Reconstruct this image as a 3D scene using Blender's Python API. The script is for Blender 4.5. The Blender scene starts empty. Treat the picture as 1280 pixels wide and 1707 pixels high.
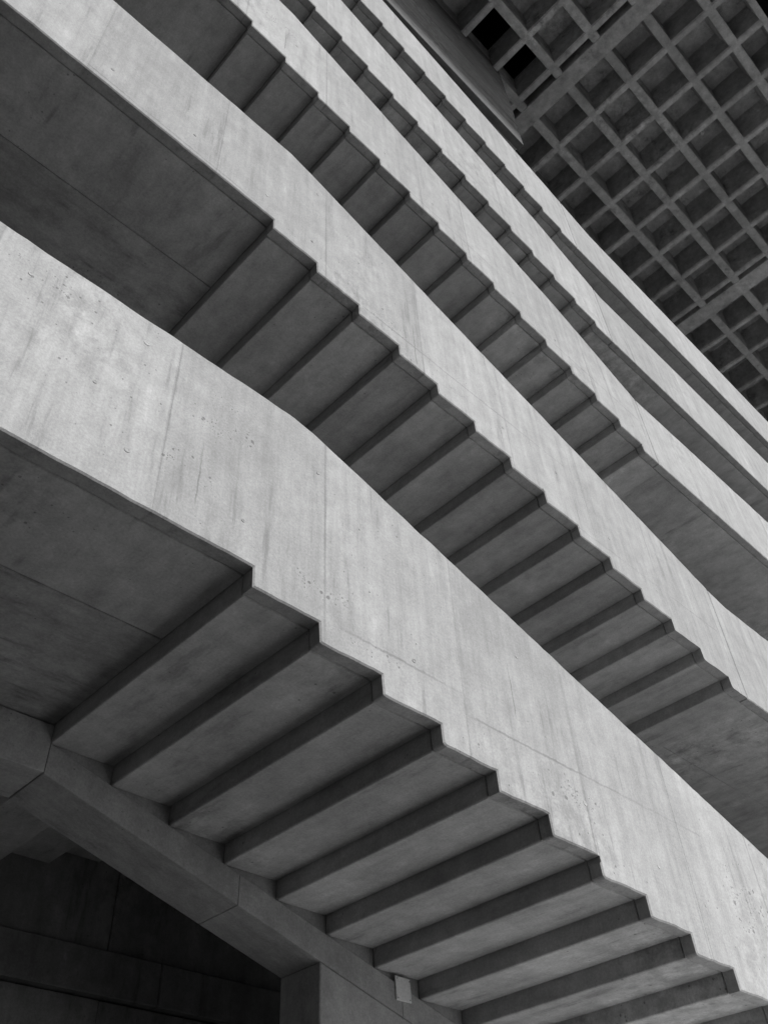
import bpy, bmesh, math, random
from mathutils import Matrix, Vector, noise

random.seed(7)
S = bpy.context.scene
COL = S.collection

# ------------------------------------------------------------------ camera
cam_d = bpy.data.cameras.new("camera")
cam = bpy.data.objects.new("camera", cam_d)
COL.objects.link(cam)
cam_d.sensor_fit = 'HORIZONTAL'
cam_d.sensor_width = 36.0
cam_d.lens = 36.0 * 1502.32 / 1280.0
cam_d.clip_start = 0.05
cam_d.clip_end = 2000.0
R_ = Vector((0.716805, -0.695931, -0.043258))
U_ = Vector((-0.464106, -0.522487, 0.715271))
B_ = Vector((-0.520381, -0.492634, -0.697507))
cam.matrix_world = Matrix(((R_.x, U_.x, B_.x, -7.8372), (R_.y, U_.y, B_.y, -2.8706),
                           (R_.z, U_.z, B_.z, -4.9055), (0, 0, 0, 1)))
S.camera = cam

# ------------------------------------------------------------------ sky, sun, exposure
SUN_EL = math.radians(30.7)
SUN_AZ = math.radians(0.0)          # turned from -Y towards -X
to_sun = Vector((-math.sin(SUN_AZ) * math.cos(SUN_EL), -math.cos(SUN_AZ) * math.cos(SUN_EL), math.sin(SUN_EL)))
w = bpy.data.worlds.new("World")
S.world = w
w.use_nodes = True
nt = w.node_tree
bg = nt.nodes['Background']
sky = nt.nodes.new('ShaderNodeTexSky')
sky.sky_type = 'NISHITA'
sky.sun_disc = False
sky.sun_elevation = SUN_EL
sky.sun_rotation = math.atan2(to_sun.x, to_sun.y)
bw = nt.nodes.new('ShaderNodeRGBToBW')   # the photograph is black and white
nt.links.new(sky.outputs[0], bw.inputs[0])
nt.links.new(bw.outputs[0], bg.inputs[0])
bg.inputs[1].default_value = 0.06
sd = bpy.data.lights.new("sun", 'SUN')
sd.energy = 1.5
sd.angle = math.radians(6.0)
sd.color = (1, 1, 1)
so = bpy.data.objects.new("sun", sd)
COL.objects.link(so)
so.rotation_euler = to_sun.to_track_quat('Z', 'Y').to_euler()
so.location = (0, -30, 30)
S.view_settings.view_transform = 'Standard'
S.view_settings.look = 'None'
S.view_settings.gamma = 1.0
S.view_settings.use_curve_mapping = False
S.view_settings.exposure = 1.24
S.cycles.diffuse_bounces = 2

# ------------------------------------------------------------------ constants measured from the stair
T, RISE, W, WB, YB = 0.45, 0.1296, 1.975, 2.40, 4.30     # tread, riser, flight width, beam back, back wall
TH = 0.095                                               # parapet thickness
XL, XR = -9.6, 15.0
ZG = -6.55
ZC = 15.2                                                # underside of the waffle ribs

# ------------------------------------------------------------------ materials
def concrete(name, base, var=1.0, streak=(5.5, 5.5, 0.45), pores=1.0, lines=(), spots=(), rough=0.85, bump=1.0, seed=0.0, rnd=0.06):
    m = bpy.data.materials.new(name)
    m.use_nodes = True
    t = m.node_tree
    N, L = t.nodes, t.links
    bs = N['Principled BSDF']
    bs.inputs['Roughness'].default_value = rough
    bs.inputs['Specular IOR Level'].default_value = 0.25
    geo = N.new('ShaderNodeNewGeometry')
    off = N.new('ShaderNodeVectorMath'); off.operation = 'ADD'
    off.inputs[1].default_value = (seed, seed * 1.7, seed * 0.6)
    L.new(geo.outputs['Position'], off.inputs[0])
    P = off.outputs[0]
    def noi(scale, detail, vec=P, rough_=0.55, dist=0.0):
        n = N.new('ShaderNodeTexNoise')
        n.inputs['Scale'].default_value = scale
        n.inputs['Detail'].default_value = detail
        n.inputs['Roughness'].default_value = rough_
        n.inputs['Distortion'].default_value = dist
        L.new(vec, n.inputs['Vector'])
        return n.outputs['Fac']
    def math_(op, a, b=None, c=None, clamp=False):
        n = N.new('ShaderNodeMath'); n.operation = op; n.use_clamp = clamp
        for i, v in enumerate((a, b, c)):
            if v is None: continue
            if isinstance(v, (int, float)): n.inputs[i].default_value = v
            else: L.new(v, n.inputs[i])
        return n.outputs[0]
    def mr(v, a, b, c, d):
        n = N.new('ShaderNodeMapRange'); n.interpolation_type = 'SMOOTHSTEP'
        for i, x in enumerate((a, b, c, d)): n.inputs[i + 1].default_value = x
        L.new(v, n.inputs[0])
        return n.outputs[0]
    def mapped(sc):
        mp = N.new('ShaderNodeMapping'); mp.inputs['Scale'].default_value = sc
        L.new(P, mp.inputs['Vector'])
        return mp.outputs[0]
    big = noi(0.55, 4, rough_=0.62)
    mid = noi(6.0, 4, rough_=0.75)
    fine = noi(62.0, 2, rough_=0.9)
    stv = mapped(streak)
    st = noi(1.6, 4, stv, 0.72)
    # tone multiplier: clouds, mottling, run-off streaks, grain
    k = math_('MULTIPLY_ADD', math_('SUBTRACT', big, 0.5), 0.75 * var, 1.0)
    k = math_('MULTIPLY', k, math_('MULTIPLY_ADD', math_('SUBTRACT', mid, 0.5), 0.62 * var, 1.0))
    k = math_('MULTIPLY', k, math_('MULTIPLY_ADD', math_('SUBTRACT', st, 0.5), 0.70 * var, 1.0))
    k = math_('MULTIPLY', k, math_('MULTIPLY_ADD', math_('SUBTRACT', fine, 0.5), 0.70, 1.0))
    k = math_('MULTIPLY_ADD', math_('MULTIPLY', mr(st, 0.60, 0.70, 0, 1), mr(mid, 0.52, 0.62, 0, 1)), 0.10 * var, k)
    # dark drips
    k = math_('MULTIPLY', k, math_('SUBTRACT', 1.0, math_('MULTIPLY', math_('MULTIPLY', mr(st, 0.43, 0.33, 0, 1), mr(big, 0.42, 0.55, 0.15, 1)), 0.17 * var)))
    # grimy smears
    k = math_('MULTIPLY', k, math_('SUBTRACT', 1.0, math_('MULTIPLY', math_('MULTIPLY', mr(big, 0.54, 0.66, 0, 1), mr(mid, 0.40, 0.60, 1, 0)), 0.16 * var)))
    hgt = math_('MULTIPLY', fine, 0.5)
    if pores:
        vo = N.new('ShaderNodeTexVoronoi'); vo.inputs['Scale'].default_value = 30.0
        L.new(P, vo.inputs['Vector'])
        sep = N.new('ShaderNodeSeparateColor'); L.new(vo.outputs['Color'], sep.inputs[0])
        rad = math_('MULTIPLY', math_('MULTIPLY', math_('POWER', sep.outputs[0], 7.0), 0.34), mr(big, 0.40, 0.62, 0.35, 1))
        if spots:
            sp = N.new('ShaderNodeSeparateXYZ'); L.new(geo.outputs['Position'], sp.inputs[0])
            mask = None
            for (x, z, rx, rz) in spots:
                ex = math_('POWER', math_('MULTIPLY', math_('SUBTRACT', sp.outputs[0], x), 1 / rx), 2.0)
                ez = math_('POWER', math_('MULTIPLY', math_('SUBTRACT', sp.outputs[2], z), 1 / rz), 2.0)
                q = mr(math_('ADD', ex, ez), 1.0, 0.1, 0, 1)
                mask = q if mask is None else math_('MAXIMUM', mask, q)
            mask = math_('MULTIPLY', mask, mr(mid, 0.42, 0.60, 0.1, 1))
            rad = math_('ADD', rad, math_('MULTIPLY', math_('MULTIPLY', mask, math_('POWER', sep.outputs[1], 1.3)), 0.50))
        holes = mr(math_('SUBTRACT', rad, vo.outputs['Distance']), 0.0, 0.10, 0, 1)
        if spots:
            v2 = N.new('ShaderNodeTexVoronoi'); v2.inputs['Scale'].default_value = 75.0
            L.new(P, v2.inputs['Vector'])
            s2 = N.new('ShaderNodeSeparateColor'); L.new(v2.outputs['Color'], s2.inputs[0])
            pit = mr(math_('SUBTRACT', math_('MULTIPLY', math_('MULTIPLY', mask, s2.outputs[0]), 0.62), v2.outputs['Distance']), 0.0, 0.15, 0, 1)
            holes = math_('MAXIMUM', holes, pit)
        k = math_('MULTIPLY', k, math_('SUBTRACT', 1.0, math_('MULTIPLY', holes, 0.46 * pores)))
    # horizontal imprints of the shuttering sheets: (z, x0, x1)
    if lines:
        sx = N.new('ShaderNodeSeparateXYZ'); L.new(geo.outputs['Position'], sx.inputs[0])
        wob = math_('MULTIPLY', math_('SUBTRACT', mid, 0.5), 0.05)
        tot = None
        for (z, x0, x1) in lines:
            d = math_('ABSOLUTE', math_('ADD', math_('SUBTRACT', sx.outputs[2], z), wob))
            ln = mr(d, 0.012, 0.003, 0, 1)
            ln = math_('MULTIPLY', ln, math_('MULTIPLY', mr(sx.outputs[0], x0, x0 + 0.15, 0, 1), mr(sx.outputs[0], x1 - 0.15, x1, 1, 0)))
            tot = ln if tot is None else math_('MAXIMUM', tot, ln)
        # smeared grout along the shutter joints, every 1.097 m, and a few drying cracks
        ph = math_('SUBTRACT', sx.outputs[0], -5.31 - 0.5485)
        ph = math_('ABSOLUTE', math_('SUBTRACT', math_('MODULO', math_('ADD', ph, 109.7), 1.097), 0.5485))
        ph = math_('ADD', ph, math_('MULTIPLY', math_('SUBTRACT', mid, 0.5), 0.018))
        left = mr(sx.outputs[0], 0.2, 0.25, 1, 0)
        jn = math_('MULTIPLY', math_('MULTIPLY', mr(ph, 0.016, 0.002, 0, 1), left), mr(st, 0.38, 0.58, 0.25, 1))
        tot = math_('MAXIMUM', tot, jn)
        for (x, z0, z1) in CRACKS:
            d = math_('ABSOLUTE', math_('ADD', math_('SUBTRACT', sx.outputs[0], x), math_('MULTIPLY', math_('SUBTRACT', mid, 0.5), 0.03)))
            ln = math_('MULTIPLY', mr(d, 0.007, 0.002, 0, 1.6), math_('MULTIPLY', mr(sx.outputs[2], z0, z0 + 0.06, 0, 1), mr(sx.outputs[2], z1 - 0.3, z1, 1, 0)))
            tot = math_('MAXIMUM', tot, ln)
        tot = math_('MULTIPLY', tot, mr(big, 0.38, 0.58, 0.3, 1))
        k = math_('MULTIPLY', k, math_('SUBTRACT', 1.0, math_('MULTIPLY', tot, 0.30)))
    oi = N.new('ShaderNodeObjectInfo')
    k = math_('MULTIPLY', k, math_('ADD', 1.0, math_('MULTIPLY', math_('SUBTRACT', oi.outputs['Random'], 0.5), rnd * 2)))
    v = math_('MULTIPLY', k, base, clamp=True)
    cc = N.new('ShaderNodeCombineColor')
    for i in range(3): L.new(v, cc.inputs[i])
    L.new(cc.outputs[0], bs.inputs['Base Color'])
    bp = N.new('ShaderNodeBump')
    bp.inputs['Strength'].default_value = 0.45 * bump
    bp.inputs['Distance'].default_value = 0.006
    L.new(hgt, bp.inputs['Height'])
    L.new(bp.outputs[0], bs.inputs['Normal'])
    return m

CRACKS = [(-6.18, -1.70, -1.10), (-3.72, -1.95, -1.45), (-2.62, -2.10, -1.60), (-4.30, 1.2, 1.9), (-2.2, 0.7, 1.3), (-5.9, 5.3, 6.0)]
# honeycombed, pitted places on the parapet faces: (x, z, half width, half height)
SPOTS = [(-5.33, -1.80, 0.28, 0.16), (-4.95, -1.98, 0.42, 0.10), (-6.05, -0.95, 0.30, 0.30), (-6.25, -1.45, 0.22, 0.30), (-3.3, -2.30, 0.5, 0.12), (-7.2, -0.72, 0.35, 0.12), (-4.6, 1.50, 0.4, 0.10), (-1.2, -2.55, 0.4, 0.35), (-6.0, 5.9, 0.5, 0.2)]
LINES = [(-2.11, -4.25, -1.6), (-1.97, -5.3, -4.15), (1.45, -4.95, -2.1), (1.74, -7.6, -5.9), (0.62, -2.4, 0.2), (4.62, -6.0, -2.6), (4.05, -2.3, 0.2), (7.05, -5.0, -1.0)]
M_FACE = concrete("concrete_parapet", 0.345, 1.0, lines=LINES, spots=SPOTS, rnd=0.07)
M_STEP = concrete("concrete_soffit", 0.42, 1.25, streak=(3.0, 0.7, 3.0), pores=1.0, seed=13.0, rnd=0.10)
M_SLAB = concrete("concrete_landing", 0.33, 1.6, streak=(0.7, 3.0, 3.0), pores=1.0, seed=27.0, rnd=0.08)
M_BEAM = concrete("concrete_beam", 0.33, 1.2, streak=(2.0, 5.0, 1.2), seed=31.0, rnd=0.07)
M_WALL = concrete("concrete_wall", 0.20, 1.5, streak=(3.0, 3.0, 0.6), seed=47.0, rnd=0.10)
M_CEIL = concrete("concrete_ceiling", 0.46, 1.7, streak=(2.0, 2.0, 2.0), pores=0.0, seed=61.0, rnd=0.09)
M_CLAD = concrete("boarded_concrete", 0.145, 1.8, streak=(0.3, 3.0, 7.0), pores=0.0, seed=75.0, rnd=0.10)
M_GRND = concrete("asphalt", 0.04, 1.0, streak=(1.0, 1.0, 1.0), pores=0.0, seed=90.0)
M_PLUG = concrete("tie_plug_mortar", 0.36, 0.8, pores=0.0, seed=5.0, rnd=0.25)
M_PLATE = concrete("pale_plate", 0.62, 0.5, pores=0.0, seed=8.0)
M_BLOCK = concrete("light_block_dark", 0.10, 1.0, pores=0.0, seed=21.0)
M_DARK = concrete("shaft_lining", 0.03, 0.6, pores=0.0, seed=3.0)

# ------------------------------------------------------------------ helpers
def empty(name, loc, label, cat, group=None):
    o = bpy.data.objects.new(name, None)
    COL.objects.link(o)
    o.location = loc
    o.empty_display_size = 0.2
    o['label'] = label
    o['category'] = cat
    o['kind'] = 'thing'
    if group: o['group'] = group
    return o

def link(name, me, parent=None, loc=None):
    o = bpy.data.objects.new(name, me)
    COL.objects.link(o)
    if parent is not None:
        o.parent = parent
        o.matrix_parent_inverse = Matrix.Translation(-wpos(parent))
    if loc is not None: o.location = loc
    return o

def wpos(o):
    p = Vector(o.location)
    return p if o.parent is None else p      # parts sit at the world origin of their thing

def prism(name, pts, y0, y1, mat, bev=0.006, joints=None, jbev=0.0015):
    """closed outline pts (x, z) extruded from y0 to y1"""
    bm = bmesh.new()
    area = sum(pts[i][0] * pts[(i + 1) % len(pts)][1] - pts[(i + 1) % len(pts)][0] * pts[i][1] for i in range(len(pts)))
    if area < 0: pts = pts[::-1]
    a = [bm.verts.new((x, y0, z)) for x, z in pts]
    b = [bm.verts.new((x, y1, z)) for x, z in pts]
    bm.faces.new(a)
    bm.faces.new(b[::-1])
    n = len(pts)
    for i in range(n):
        j = (i + 1) % n
        bm.faces.new((a[j], a[i], b[i], b[j]))
    bmesh.ops.recalc_face_normals(bm, faces=bm.faces)
    if bev:
        es = [e for e in bm.edges if len(e.link_faces) == 2 and e.calc_face_angle() > 0.35]
        if joints:       # the upright joint edges keep a much finer arris than the free edges
            isj = lambda e: any(abs(e.verts[0].co.x - j) < 2e-3 and abs(e.verts[1].co.x - j) < 2e-3 for j in joints)
            es = [e for e in es if not isj(e) and abs(e.verts[0].co.y - e.verts[1].co.y) < 1e-4]
        bmesh.ops.bevel(bm, geom=es, offset=bev, segments=1, profile=0.5, affect='EDGES', clamp_overlap=True)
    me = bpy.data.meshes.new(name)
    bm.to_mesh(me); bm.free()
    me.materials.append(mat)
    return me

def box(name, x0, x1, y0, y1, z0, z1, mat, bev=0.006):
    return prism(name, [(x0, z0), (x1, z0), (x1, z1), (x0, z1)], y0, y1, mat, bev)

def rough_edge(pts, step=0.055, amp=0.006, keep=None):
    """resample an outline and wobble it a little, as cast edges are never dead straight"""
    out = []
    n = len(pts)
    for i in range(n):
        p, q = Vector(pts[i]), Vector(pts[(i + 1) % n])
        d = q - p
        L = d.length
        out.append((p.x, p.y))
        if L < 2.2 * step or (keep and keep(p, q)): continue
        m = int(L / step)
        nrm = Vector((-d.y, d.x)).normalized()
        for k in range(1, m):
            c = p + d * (k / m)
            v = noise.noise(Vector((c.x * 7.0, 3.1, c.y * 7.0))) * amp * 1.5
            if noise.noise(Vector((c.x * 2.3 + 9, c.y * 2.3, 0.7))) > 0.25:
                v += noise.noise(Vector((c.x * 23.0, 1.1, c.y * 23.0))) * amp
            c = c + nrm * v
            out.append((c.x, c.y))
    return out

def clip_x(pts, x0, x1):
    """Sutherland-Hodgman clip of an outline to x0..x1"""
    for s, lim in ((1, x0), (-1, x1)):
        res = []
        for i in range(len(pts)):
            p, q = pts[i], pts[(i + 1) % len(pts)]
            ip, iq = s * (p[0] - lim) >= 0, s * (q[0] - lim) >= 0
            if ip: res.append(p)
            if ip != iq:
                t = (lim - p[0]) / (q[0] - p[0])
                res.append((lim, p[1] + t * (q[1] - p[1])))
        pts = res
        if not pts: return []
    return pts

# ------------------------------------------------------------------ ground
bm = bmesh.new()
bmesh.ops.create_grid(bm, x_segments=1, y_segments=1, size=600)
me = bpy.data.meshes.new("ground"); bm.to_mesh(me); bm.free()
me.materials.append(M_GRND)
g = link("ground", me); g.location = (0, 0, ZG); g['kind'] = 'structure'
M_BOUNCE = concrete("pale_bounce_patch", 0.8, 0.6, streak=(1.0, 1.0, 1.0), pores=0.0, seed=90.0)  # pale patch added out of view to bounce sun onto the undersides
pv = link("bounce_patch", box("bounce_patch", -3.2, 30.0, -9.5, 1.9, ZG - 0.2, ZG + 0.012, M_BOUNCE, 0))
pv['kind'] = 'structure'

# ------------------------------------------------------------------ stair flights
# xf, zf: last inner corner of the soffit; n: corners; top: outline of the parapet's upper edge
FL = [
    dict(xf=0.059, zf=-3.553, n=14, top=[(XL, -0.53), (-5.62, -0.50), (-5.40, -0.533), (0.29, -2.25), (XR, -2.25)],
         label="lowest and nearest flight of concrete stairs with its broad pale parapet, the beam beneath"),
    dict(xf=0.0, zf=0.0, n=14, top=[(XL, 3.01), (-5.72, 3.05), (-5.5, 2.995), (0.29, 1.27), (0.65, 1.20), (XR, 1.18)],
         label="second flight of concrete stairs from below, directly above the lowest parapet"),
    dict(xf=-0.024, zf=3.450, n=15, top=[(XL, 6.62), (-5.85, 6.62), (-1.3, 5.25), (0.29, 4.60), (XR, 4.65)],
         label="third flight of concrete stairs from below, middle one of the five pale bands"),
    dict(xf=-0.093, zf=6.099, n=15, top=[(XL, 9.30), (-6.2, 9.30), (-1.0, 7.90), (0.45, 7.33), (XR, 7.42)],
         label="fourth flight of concrete stairs from below, second pale band from the ceiling"),
    dict(xf=-0.125, zf=8.790, n=12, top=[(XL, 11.40), (-5.0, 11.40), (-0.3, 10.40), (1.1, 10.06), (XR, 10.05)],
         label="topmost flight of concrete stairs, thin pale band against the waffle ceiling"),
]
JOINTS = [XL, -8.59, -7.50, -6.405, -5.31, -4.20, -3.09, -1.99, -0.90, 0.29, 2.5, 4.7, 6.9, 9.1, 11.3, XR]

# one step (folded tread and riser), shared by all flights; local origin at the outer lower corner
step_pts = [(0, 0), (T - 0.001, 0), (T - 0.001, 0.15), (0.12, 0.15), (0.12, 0.15 + RISE), (0, 0.15 + RISE)]
STEP_ME = prism("step", step_pts, TH + 0.004, W + 0.028, M_STEP, 0.007)
leak_stop = prism("leak_stop", [(0.02, 0.02), (T - 0.001, 0.02), (T - 0.001, 0.13), (0.10, 0.13), (0.10, 0.13 + RISE), (0.02, 0.13 + RISE)], TH - 0.02, TH + 0.02, M_STEP, 0)  # added inside the seam to stop sun leaking past the step end
bm = bmesh.new(); bm.from_mesh(STEP_ME); bm.from_mesh(leak_stop); bm.to_mesh(STEP_ME); bm.free()
bpy.data.meshes.remove(leak_stop)

def plug_mesh():
    bm = bmesh.new()
    prof = [(0.0, -0.0012), (0.010, -0.0014), (0.013, -0.003), (0.019, -0.0034), (0.022, 0.001)]
    rings = []
    for r, y in prof:
        rings.append([bm.verts.new((r * math.cos(a * math.tau / 12), y, r * math.sin(a * math.tau / 12))) for a in range(12)] if r else [bm.verts.new((0, y, 0))])
    for i in range(len(rings) - 1):
        for k in range(12):
            if len(rings[i]) == 1: bm.faces.new((rings[0][0], rings[1][k], rings[1][(k + 1) % 12]))
            else: bm.faces.new((rings[i][k], rings[i + 1][k], rings[i + 1][(k + 1) % 12], rings[i][(k + 1) % 12]))
    bmesh.ops.recalc_face_normals(bm, faces=bm.faces)
    me = bpy.data.meshes.new("tie_plug"); bm.to_mesh(me); bm.free()
    me.materials.append(M_PLUG)
    return me
PLUG_ME = plug_mesh()
PLUGS = {0: [(-5.884, -1.605), (-4.63, -1.922), (-6.592, -1.578), (-6.836, -1.252), (-5.37, -0.872), (-3.132, -2.32), (-1.892, -2.661), (-6.62, -0.717), (-2.396, -2.528), (-3.6, -1.42), (-7.304, -0.769)],
         1: [(-4.669, 1.654), (-5.462, 1.816), (-3.178, 1.281), (-7.343, 1.943), (-6.635, 1.97), (-5.938, 1.961), (-5.407, 2.704), (-2.724, 0.797), (-1.716, 0.808), (-1.019, 0.543), (-2.409, 1.233)],
         2: [(-5.744, 5.727), (-4.442, 5.024), (-3.681, 4.849), (-2.331, 4.436), (-1.591, 4.177), (-0.112, 3.734)]}

for fi, F in enumerate(FL):
    xf, zf, n = F['xf'], F['zf'], F['n']
    x1, z1 = xf - (n - 1) * T, zf + (n - 1) * RISE            # first inner corner (upper landing)
    th = empty("stair_flight", (x1, 0, z1), F['label'], "staircase", "stacked flights of the concrete stair")
    # --- steps
    for k in range(n):
        o = link("step", STEP_ME, th, (x1 + k * T + 0.010, 0.0, z1 - (k + 1) * RISE + 0.004))
    # --- parapet outline: zigzag below, sloping edge above
    low = [(XL, z1)]
    for k in range(n):
        lx, lz = x1 + k * T + 0.004, z1 - (k + 1) * RISE
        low.append((x1 + k * T + random.uniform(-0.002, 0.002), z1 - k * RISE + random.uniform(-0.003, 0.002)))
        if random.random() < 0.6:                       # chipped nosing
            c1, c2 = random.uniform(0.006, 0.022), random.uniform(0.008, 0.030)
            low += [(lx, lz + c1), (lx + c2 * 0.35, lz + c1 * 0.45), (lx + c2, lz)]
        else:
            low.append((lx, lz))
    zr = zf - RISE - 0.004
    low += [(0.29, zf - RISE)] if 0.29 > xf + 0.01 else []
    low += [(0.291, zr), (XR, zr)]
    outline = low + F['top'][::-1]
    for j in range(len(JOINTS) - 1):
        a, b = JOINTS[j], JOINTS[j + 1]
        gap = 0.009 if abs(b - 0.29) < 1e-6 else 0.0002
        gap0 = 0.009 if abs(a - 0.29) < 1e-6 else 0.0002
        pts = clip_x(outline, a + gap0, b - gap)
        # drop doubles
        q = []
        for p in pts:
            if not q or (Vector(p) - Vector(q[-1])).length > 1e-4: q.append(p)
        if (Vector(q[0]) - Vector(q[-1])).length < 1e-4: q.pop()
        vert = lambda p, r_: abs(p.x - r_.x) < 0.01
        q = rough_edge(q, keep=vert)
        y0 = random.uniform(-0.0007, 0.0007)
        jt = [v for v, gp in ((a + gap0, gap0), (b - gap, gap)) if gp < 0.005]
        pn = link("parapet_panel", prism("parapet_panel", q, y0, TH + y0, M_FACE, 0.009, jt), th)
        for (px, pz) in PLUGS.get(fi, []):
            if a <= px < b:
                pl = link("tie_plug", PLUG_ME)
                pl.parent = pn
                pl.location = (px, y0, pz)
                s = random.uniform(0.5, 0.85); pl.scale = (s, 1, s * random.uniform(0.8, 1.3))
                pl.rotation_euler = (0, random.uniform(0, 6), 0)
    # --- upper landing: two slabs with an open joint between them, the inner one a little lower
    link("landing_slab", box("landing_slab", XL, x1 + 0.008, TH + 0.005, 0.828, z1 + 0.003, z1 + 0.2, M_STEP), th)
    link("landing_slab", box("landing_slab", XL, x1 + 0.008, 0.831, W + 0.028, z1 - 0.002, z1 + 0.2, M_SLAB), th)
    # --- lower landing / gallery
    link("gallery_slab", box("gallery_slab", xf + T, XR, TH + 0.005, 1.10, zf - RISE + 0.003, zf - RISE + 0.2, M_STEP), th)
    link("gallery_slab", box("gallery_slab", xf + T, XR, 1.106, W + 0.028, zf - RISE + 0.005, zf - RISE + 0.2, M_STEP), th)
    # --- inner beam following the flight, cast in lengths, with the web above it
    sl = -RISE / T
    nose = lambda x: (z1 - RISE) + (x - x1) * sl
    d = 0.20
    zl = z1 - 0.325
    link("landing_beam", box("landing_beam", XL, x1 + 0.0068, W, WB, zl, z1 - 0.012, M_BEAM, 0.004), th)
    xs = [x1 + 0.008 + 1.475 * i for i in range(0, 6)]
    xe = xf + T
    xs = [x for x in xs if x < xe - 0.3] + [xe]
    for a, b in zip(xs[:-1], xs[1:]):
        b2 = b - 0.0015
        link("beam", prism("beam", [(a, nose(a) - d), (b2, nose(b2) - d), (b2, nose(b2) - 0.002), (a, nose(a) - 0.002)], W, WB, M_BEAM, 0.004), th)
    link("beam_web", prism("beam_web", [(x1 + 0.008, nose(x1)), (xe - 0.004, nose(xe)), (xe - 0.004, nose(xe) + 2.4), (x1 + 0.008, nose(x1) + 2.4)], W + 0.03, WB - 0.01, M_BEAM, 0), th)  # web raised far above the beam to keep sun off the back wall
    link("landing_beam", box("landing_beam", xe, XR, W, WB, zf - RISE - 0.325, zf - RISE - 0.012, M_BEAM, 0.008), th)
    # inner half of the two landings
    link("landing_slab", box("landing_slab", XL, x1 + 0.1, W + 0.034, YB - 0.004, z1 + 0.004, z1 + 0.2, M_STEP, 0), th)
    link("gallery_slab", box("gallery_slab", 0.83, XR, W + 0.034, YB - 0.004, zf - RISE + 0.006, zf - RISE + 0.2, M_STEP, 0), th)

# ------------------------------------------------------------------ return flight behind the beam
rt = empty("return_flight", (-5.47, WB, -1.78), "dark return flight of stairs seen behind the beam of the lowest flight", "staircase")
rp = [(0.001, 0), (T, 0), (T, 0.15 + RISE), (T - 0.12, 0.15 + RISE), (T - 0.12, 0.15), (0.001, 0.15)]
RM = prism("step", rp, WB + 0.004, YB - 0.004, M_STEP, 0.01)
for j in range(14):
    link("step", RM, rt, (-5.47 + T * j, 0, -1.78 + RISE * j))

# ------------------------------------------------------------------ support wall under the lowest flight
F0 = FL[0]
x1, z1 = F0['xf'] - 13 * T, F0['zf'] + 13 * RISE
bot = lambda x: z1 - RISE - (x - x1) * RISE / T - 0.20
sw = empty("support_wall", (-1.5, WB, ZG), "bare concrete wall carrying the beam under the lowest flight", "wall")
xs = [-3.60, -1.95, -0.30, 0.50]
for a, b in zip(xs[:-1], xs[1:]):
    b2 = b - 0.003
    link("wall_panel", prism("wall_panel", [(a, ZG), (b2, ZG), (b2, bot(b2) - 0.001), (a, bot(a) - 0.001)], W + 0.004, WB - 0.004, M_BEAM, 0.008), sw)

pt = empty("wall_plate", (-2.83, W, -2.95), "small pale square plate on the wall just under the lowest steps", "plate")
pts = [(-2.900, -2.952), (-2.748, -2.952), (-2.757, -2.796), (-2.906, -2.792)]
link("plate", prism("plate", pts, W - 0.012, W - 0.001, M_PLATE, 0.003), pt)
for px, pz in ((-2.888, -2.81), (-2.765, -2.812), (-2.885, -2.935), (-2.765, -2.935)):
    o = link("screw", PLUG_ME, pt, (px, W - 0.0125, pz)); o.scale = (0.25, 0.6, 0.25)

# ------------------------------------------------------------------ back wall of the stair
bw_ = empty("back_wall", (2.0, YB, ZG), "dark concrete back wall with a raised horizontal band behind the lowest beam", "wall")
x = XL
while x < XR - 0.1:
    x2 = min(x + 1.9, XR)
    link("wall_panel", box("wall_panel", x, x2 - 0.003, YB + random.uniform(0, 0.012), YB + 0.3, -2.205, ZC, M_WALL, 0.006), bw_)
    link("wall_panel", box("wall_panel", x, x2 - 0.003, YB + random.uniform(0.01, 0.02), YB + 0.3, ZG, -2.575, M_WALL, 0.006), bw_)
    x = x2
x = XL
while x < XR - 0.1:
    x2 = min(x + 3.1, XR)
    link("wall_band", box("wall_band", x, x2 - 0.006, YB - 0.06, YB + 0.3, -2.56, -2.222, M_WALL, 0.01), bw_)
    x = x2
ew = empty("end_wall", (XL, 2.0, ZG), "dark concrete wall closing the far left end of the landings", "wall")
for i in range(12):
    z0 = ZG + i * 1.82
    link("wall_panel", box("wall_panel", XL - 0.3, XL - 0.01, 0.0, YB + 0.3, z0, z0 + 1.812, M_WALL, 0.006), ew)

wi = empty("unseen_light_block", (-11.5, -15, ZG), "dark wall added outside the view to block light from the left", "wall")  # added, unseen: keeps sky and ground light from the left off the risers
for j in range(10):
    for i in range(3):
        z0 = ZG + i * 4.6
        link("wall_panel", box("wall_panel", -12.0, -11.5 + random.uniform(-0.01, 0.01), -30.0 + j * 3.0, -27.01 + j * 3.0, z0, z0 + 4.59, M_BLOCK, 0.01), wi)

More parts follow.
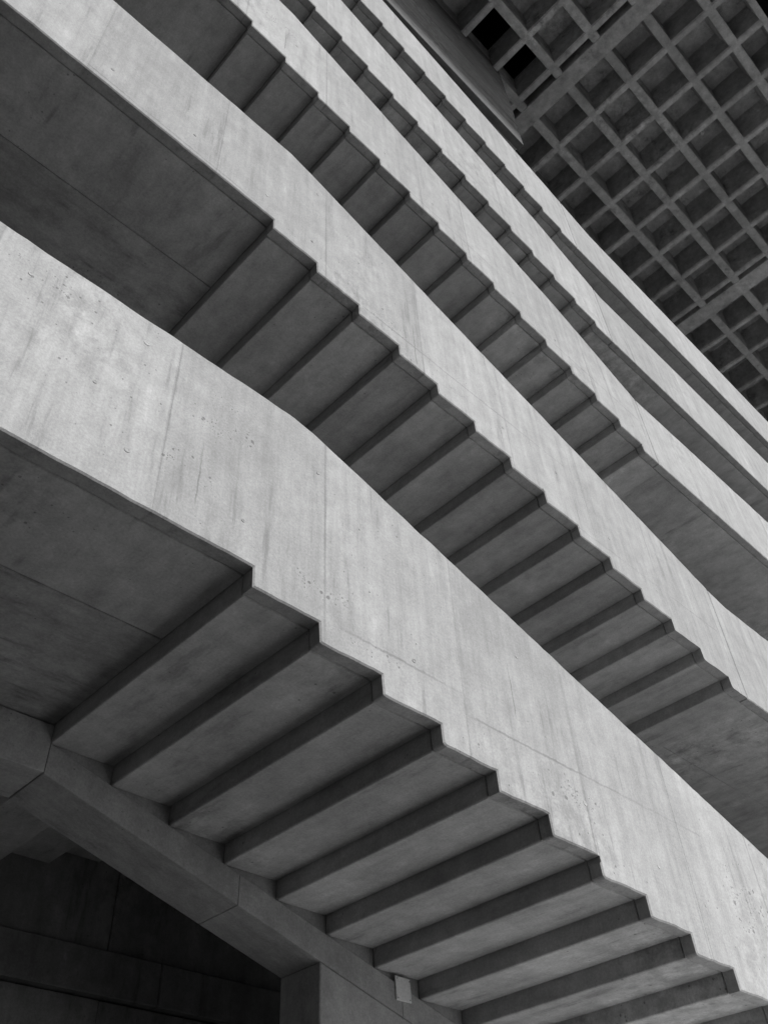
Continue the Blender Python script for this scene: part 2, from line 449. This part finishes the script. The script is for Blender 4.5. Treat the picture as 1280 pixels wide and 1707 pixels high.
# ------------------------------------------------------------------ boarded gallery under the ceiling
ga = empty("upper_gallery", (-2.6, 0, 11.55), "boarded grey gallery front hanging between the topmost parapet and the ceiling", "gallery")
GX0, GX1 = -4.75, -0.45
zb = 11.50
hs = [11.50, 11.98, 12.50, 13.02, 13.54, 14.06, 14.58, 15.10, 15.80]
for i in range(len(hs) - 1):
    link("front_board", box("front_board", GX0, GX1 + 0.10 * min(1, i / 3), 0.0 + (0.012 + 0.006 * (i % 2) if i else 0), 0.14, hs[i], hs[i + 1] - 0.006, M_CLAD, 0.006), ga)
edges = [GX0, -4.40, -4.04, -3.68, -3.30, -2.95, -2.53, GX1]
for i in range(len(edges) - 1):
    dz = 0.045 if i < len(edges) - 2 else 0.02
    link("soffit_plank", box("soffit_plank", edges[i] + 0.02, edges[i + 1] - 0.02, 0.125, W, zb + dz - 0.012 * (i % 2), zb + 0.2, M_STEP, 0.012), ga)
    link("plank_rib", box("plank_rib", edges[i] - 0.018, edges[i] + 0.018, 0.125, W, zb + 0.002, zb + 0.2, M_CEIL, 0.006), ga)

# ------------------------------------------------------------------ waffle ceiling
wc = empty("waffle_ceiling", (4.5, 0, ZC), "dark concrete waffle ceiling of square coffers crossed by deeper girders", "ceiling")
DEP = 0.80
YR = [0.135 - 0.9865 * k for k in range(4, -5, -1)]       # ribs running along x
Y0, Y1 = -4.43, YB
bays = [(-6.67, [-5.57, -4.56, -3.55, -2.53, -1.51, -0.50, 0.385], 0.805),
        (0.805, [1.855 + 1.01 * k for k in range(6)] + [7.86], 8.28),
        (8.28, [9.33 + 1.01 * k for k in range(6)] + [15.33], 15.75)]
def rib_x(y, a, b, wdt=0.185, z0=ZC):
    bm = bmesh.new()
    h0, h1 = wdt / 2, wdt / 2 + 0.06
    v = []
    for xx in (a, b):
        v.append([bm.verts.new((xx, y - h0, z0)), bm.verts.new((xx, y + h0, z0)), bm.verts.new((xx, y + h1, z0 + DEP)), bm.verts.new((xx, y - h1, z0 + DEP))])
    for i in range(4):
        j = (i + 1) % 4
        bm.faces.new((v[0][i], v[0][j], v[1][j], v[1][i]))
    bm.faces.new(v[0][::-1]); bm.faces.new(v[1])
    bmesh.ops.recalc_face_normals(bm, faces=bm.faces)
    bmesh.ops.bevel(bm, geom=[e for e in bm.edges if abs(e.verts[0].co.z - z0) < 1e-6 and abs(e.verts[1].co.z - z0) < 1e-6 and abs(e.verts[0].co.x - e.verts[1].co.x) > 0.5], offset=0.022, segments=2, affect='EDGES')
    me = bpy.data.meshes.new("rib"); bm.to_mesh(me); bm.free(); me.materials.append(M_CEIL)
    return me
def rib_y(x, a, b, wdt=0.15, z0=ZC + 0.006):
    me = rib_x(0, a, b, wdt, z0)
    for vv in me.vertices:
        vv.co = (x + vv.co.y, vv.co.x, vv.co.z)
    me.flip_normals()
    return me
girders = [-6.67, 0.805, 8.28, 15.75]
for i, gx in enumerate(girders):
    hw = (0.2, 0.197, 0.225, 0.22)[i]
    link("girder", box("girder", gx - hw, gx + hw, Y0 - 1.2, YB + 0.3, ZC - 0.012, ZC + 1.1, M_CEIL, 0.015), wc)
for (g0, xs, g1) in bays:
    for y in YR:
        link("rib", rib_x(y, g0 + 0.15, g1 - 0.15), wc)
    for x in xs:
        link("rib", rib_y(x, Y0, YB), wc)
    cx = [g0 + 0.15] + xs + [g1 - 0.15]
    cy = [Y0] + YR + [YB]
    for i in range(len(cx) - 1):
        for j in range(len(cy) - 1):
            a, b, c_, d_ = cx[i], cx[i + 1], cy[j], cy[j + 1]
            # the two open coffers beside the gallery
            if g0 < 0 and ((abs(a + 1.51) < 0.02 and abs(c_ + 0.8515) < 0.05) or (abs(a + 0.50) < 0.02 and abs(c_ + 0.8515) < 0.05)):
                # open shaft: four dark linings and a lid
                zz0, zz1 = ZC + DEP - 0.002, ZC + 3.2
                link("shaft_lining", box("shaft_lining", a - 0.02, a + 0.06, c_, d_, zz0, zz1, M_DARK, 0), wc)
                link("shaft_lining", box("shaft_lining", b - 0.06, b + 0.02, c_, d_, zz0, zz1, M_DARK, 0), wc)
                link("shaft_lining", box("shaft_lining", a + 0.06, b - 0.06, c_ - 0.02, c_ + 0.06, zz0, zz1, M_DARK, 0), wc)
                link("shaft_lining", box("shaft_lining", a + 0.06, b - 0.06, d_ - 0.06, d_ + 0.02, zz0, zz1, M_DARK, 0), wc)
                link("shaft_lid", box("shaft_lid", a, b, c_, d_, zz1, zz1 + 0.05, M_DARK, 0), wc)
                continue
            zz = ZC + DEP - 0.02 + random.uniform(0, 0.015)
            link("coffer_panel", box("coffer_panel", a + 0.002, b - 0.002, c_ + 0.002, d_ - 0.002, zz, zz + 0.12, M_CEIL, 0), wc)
# slot made up to give an unlit black strip, then the roof's edge girder
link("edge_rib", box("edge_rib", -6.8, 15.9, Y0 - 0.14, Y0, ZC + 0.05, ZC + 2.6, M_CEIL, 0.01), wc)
link("slot_lid", box("slot_lid", -6.8, 15.9, Y0 - 1.2, Y0, ZC + 2.62, ZC + 2.8, M_DARK, 0), wc)  # lid coloured near black to stand for the missing light
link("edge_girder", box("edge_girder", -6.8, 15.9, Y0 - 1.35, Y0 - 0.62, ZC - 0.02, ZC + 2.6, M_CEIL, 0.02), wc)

# ------------------------------------------------------------------ small fitting on a coffer panel
lf = empty("ceiling_fitting", (4.40, -2.29, ZC + DEP - 0.02), "tiny pale round fitting on a coffer panel of the waffle ceiling", "fitting")
def lathe(name, prof, mat, n=16):
    bm = bmesh.new()
    rings = [[bm.verts.new((r * math.cos(a * math.tau / n), r * math.sin(a * math.tau / n), z)) for a in range(n)] for r, z in prof]
    for p, q in zip(rings[:-1], rings[1:]):
        for a in range(n):
            bm.faces.new((p[a], p[(a + 1) % n], q[(a + 1) % n], q[a]))
    bm.faces.new(rings[0]); bm.faces.new(rings[-1][::-1])
    bmesh.ops.recalc_face_normals(bm, faces=bm.faces)
    me = bpy.data.meshes.new(name); bm.to_mesh(me); bm.free(); me.materials.append(mat)
    return me
fx = Vector(lf.location)
link("base", lathe("base", [(0.07, 0.0), (0.07, -0.03), (0.05, -0.04)], M_PLATE), lf, fx)
link("dome", lathe("dome", [(0.05, -0.041), (0.055, -0.06), (0.045, -0.09), (0.02, -0.105)], M_PLATE), lf, fx)
